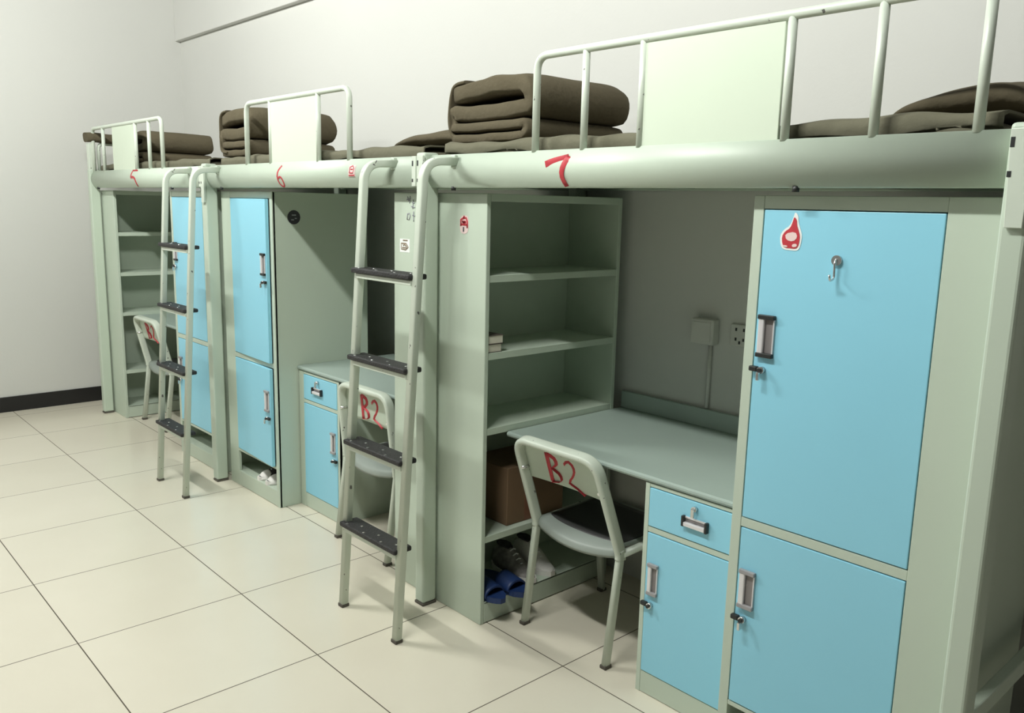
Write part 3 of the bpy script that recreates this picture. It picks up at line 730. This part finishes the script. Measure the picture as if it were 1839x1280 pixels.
t = thing('shoe', 'white shoe on the bottom shelf of the nearest bookshelf, farthest back', 'shoe', (1.66, 0.40, 0.0905), 'shoes on the near bottom shelf')
shoe(t, (1.650, 0.400, 0.0905), 0.24, 0.095, 0.120, 0.0, M['shoew'], M['shoew'])
def slipper(c, ang, label):
    t = thing('slipper', label, 'slipper', c, 'dark blue slippers')
    ca, sa = math.cos(ang), math.sin(ang)
    X = lambda x, y, z: Vector((c[0]+x*ca-y*sa, c[1]+x*sa+y*ca, c[2]+z))
    L = 0.27; R = []
    for i in range(21):
        u = i/20; x = -L/2+L*u; k = max(0.08, 1-abs(2*u-1)**3.4)**0.55; wv = 0.048*k*(0.80+0.22*u)
        R.append([X(x, y, z) for y, z in ((wv, 0.001), (wv, 0.024), (wv*0.6, 0.021), (-wv*0.6, 0.021), (-wv, 0.024), (-wv, 0.001))])
    mb = MB(); mb.rings(R, smooth=False); mb.build('sole', M['blueslip'], t)
    R = []
    for i in range(8):
        u = i/7; x = 0.0+0.085*u; q = []
        for k in range(13):
            a = PI*k/12; q.append(X(x, 0.050*math.cos(a), 0.018+(0.052-0.016*u)*math.sin(a)))
        R.append(q+[X(x, 0.046*math.cos(PI*k/12), 0.014+(0.048-0.016*u)*math.sin(PI*k/12)) for k in range(12, -1, -1)])
    mb = MB(); mb.rings(R); mb.build('strap', M['blueslip'], t)
slipper((1.690, 0.072, 0.0905), 0.0, 'dark blue slipper nearest the front panel on the bottom shelf')
slipper((1.706, 0.176, 0.0905), 0.0, 'dark blue slipper second from the front panel, beside the mottled shoe')
for i, (x, y, lb) in enumerate(((-0.150, 0.130, 'black canvas shoe with white toe in the middle locker gap, left of the pair'), (-0.050, 0.128, 'black canvas shoe with white toe in the middle locker gap, right of the pair'))):
    t = thing('shoe', lb, 'shoe', (x, y, 0.088), 'shoes in the locker gap')
    shoe(t, (x, y, 0.088), 0.25, 0.088, 0.095, -PI/2, M['shoeb'], M['shoew'])
    mb = MB(); R = []
    for k in range(8):
        u = k/7; r = 0.041*math.sin(PI/2*(1-u)**0.6+0.05) if u < 1 else 0.004
        R.append([Vector((x+max(0.004, r)*math.cos(PI*q/12), y-0.062-0.064*u, 0.088+0.004+max(0.004, 0.046*(1-u**3))*math.sin(PI*q/12))) for q in range(13)])
    mb.rings(R); mb.build('toe_cap', M['shoew'], t)

t = thing('cardboard_box', 'brown cardboard box on the lower shelf of the nearest bookshelf, behind the chair', 'box', (1.62, 0.32, 0.361))
mb = MB(); mb.box(1.500, 1.738, 0.160, 0.48, 0.3615, 0.600, 0.003); bxo = mb.build('box_body', M['card'], t)
mb = MB(); mb.box(1.7375, 1.7386, 0.255, 0.305, 0.363, 0.598, 0); mb.build('tape', M['tape'], bxo)
def book(x0, x1, y0, y1, z0, z1, label):
    t = thing('book', label, 'book', ((x0+x1)/2, (y0+y1)/2, z0), 'books lying on the shelf')
    mb = MB(); mb.box(x0, x1, y0, y1, z0, z0+0.002, 0.0005); mb.box(x0, x1, y0, y1, z1-0.002, z1, 0.0005); mb.box(x0, x0+0.003, y0, y1, z0+0.002, z1-0.002, 0.0005); mb.build('cover', M['bookcover'], t)
    mb = MB(); mb.box(x0+0.003, x1-0.002, y0+0.003, y1-0.003, z0+0.002, z1-0.002, 0.0005); mb.build('pages', M['page'], t)
book(1.60, 1.764, 0.022, 0.092, 1.0832, 1.115, 'lower of two small books lying on the nearest bookshelf')
book(1.59, 1.766, 0.022, 0.098, 1.1152, 1.148, 'upper of two small books, dark covered, lying on the nearest bookshelf')

t = thing('junction_box', 'pale box on the wall above the nearest desk, cable pipe below', 'wall box', (2.182, YB, 1.15))
mb = MB(); mb.box(2.130, 2.236, YB-0.045, YB-0.0005, 1.105, 1.205, 0.006, 3); jb = mb.build('box_body', M['plastic'], t)
mb = MB(); mb.box(2.1285, 2.1305, YB-0.03, YB-0.015, 1.135, 1.175, 0.0005); mb.build('switch_slot', M['dark'], jb)
mb = MB(); mb.box(2.142, 2.224, YB-0.0475, YB-0.0448, 1.117, 1.193, 0.001); mb.build('cover_plate', M['plastic'], jb)
mb = MB(); mb.cyl((2.205, YB-0.009, 0.846), (2.205, YB-0.009, 1.106), 0.008, 12); mb.build('cable_pipe', M['plastic'], t)
t = thing('power_socket', 'square wall socket beside the nearest locker edge, above the nearest desk', 'socket', (2.335, YB, 1.155))
mb = MB(); mb.box(2.292, 2.378, YB-0.012, YB-0.0005, 1.112, 1.198, 0.004); mb.mi = 1
for x, z in ((2.318, 1.178), (2.352, 1.178), (2.318, 1.140), (2.335, 1.128), (2.352, 1.140)): mb.box(x-0.004, x+0.004, YB-0.0128, YB-0.0119, z-0.006, z+0.006, 0.0003)
mb.build('socket_plate', [M['plastic'], M['dark']], t)
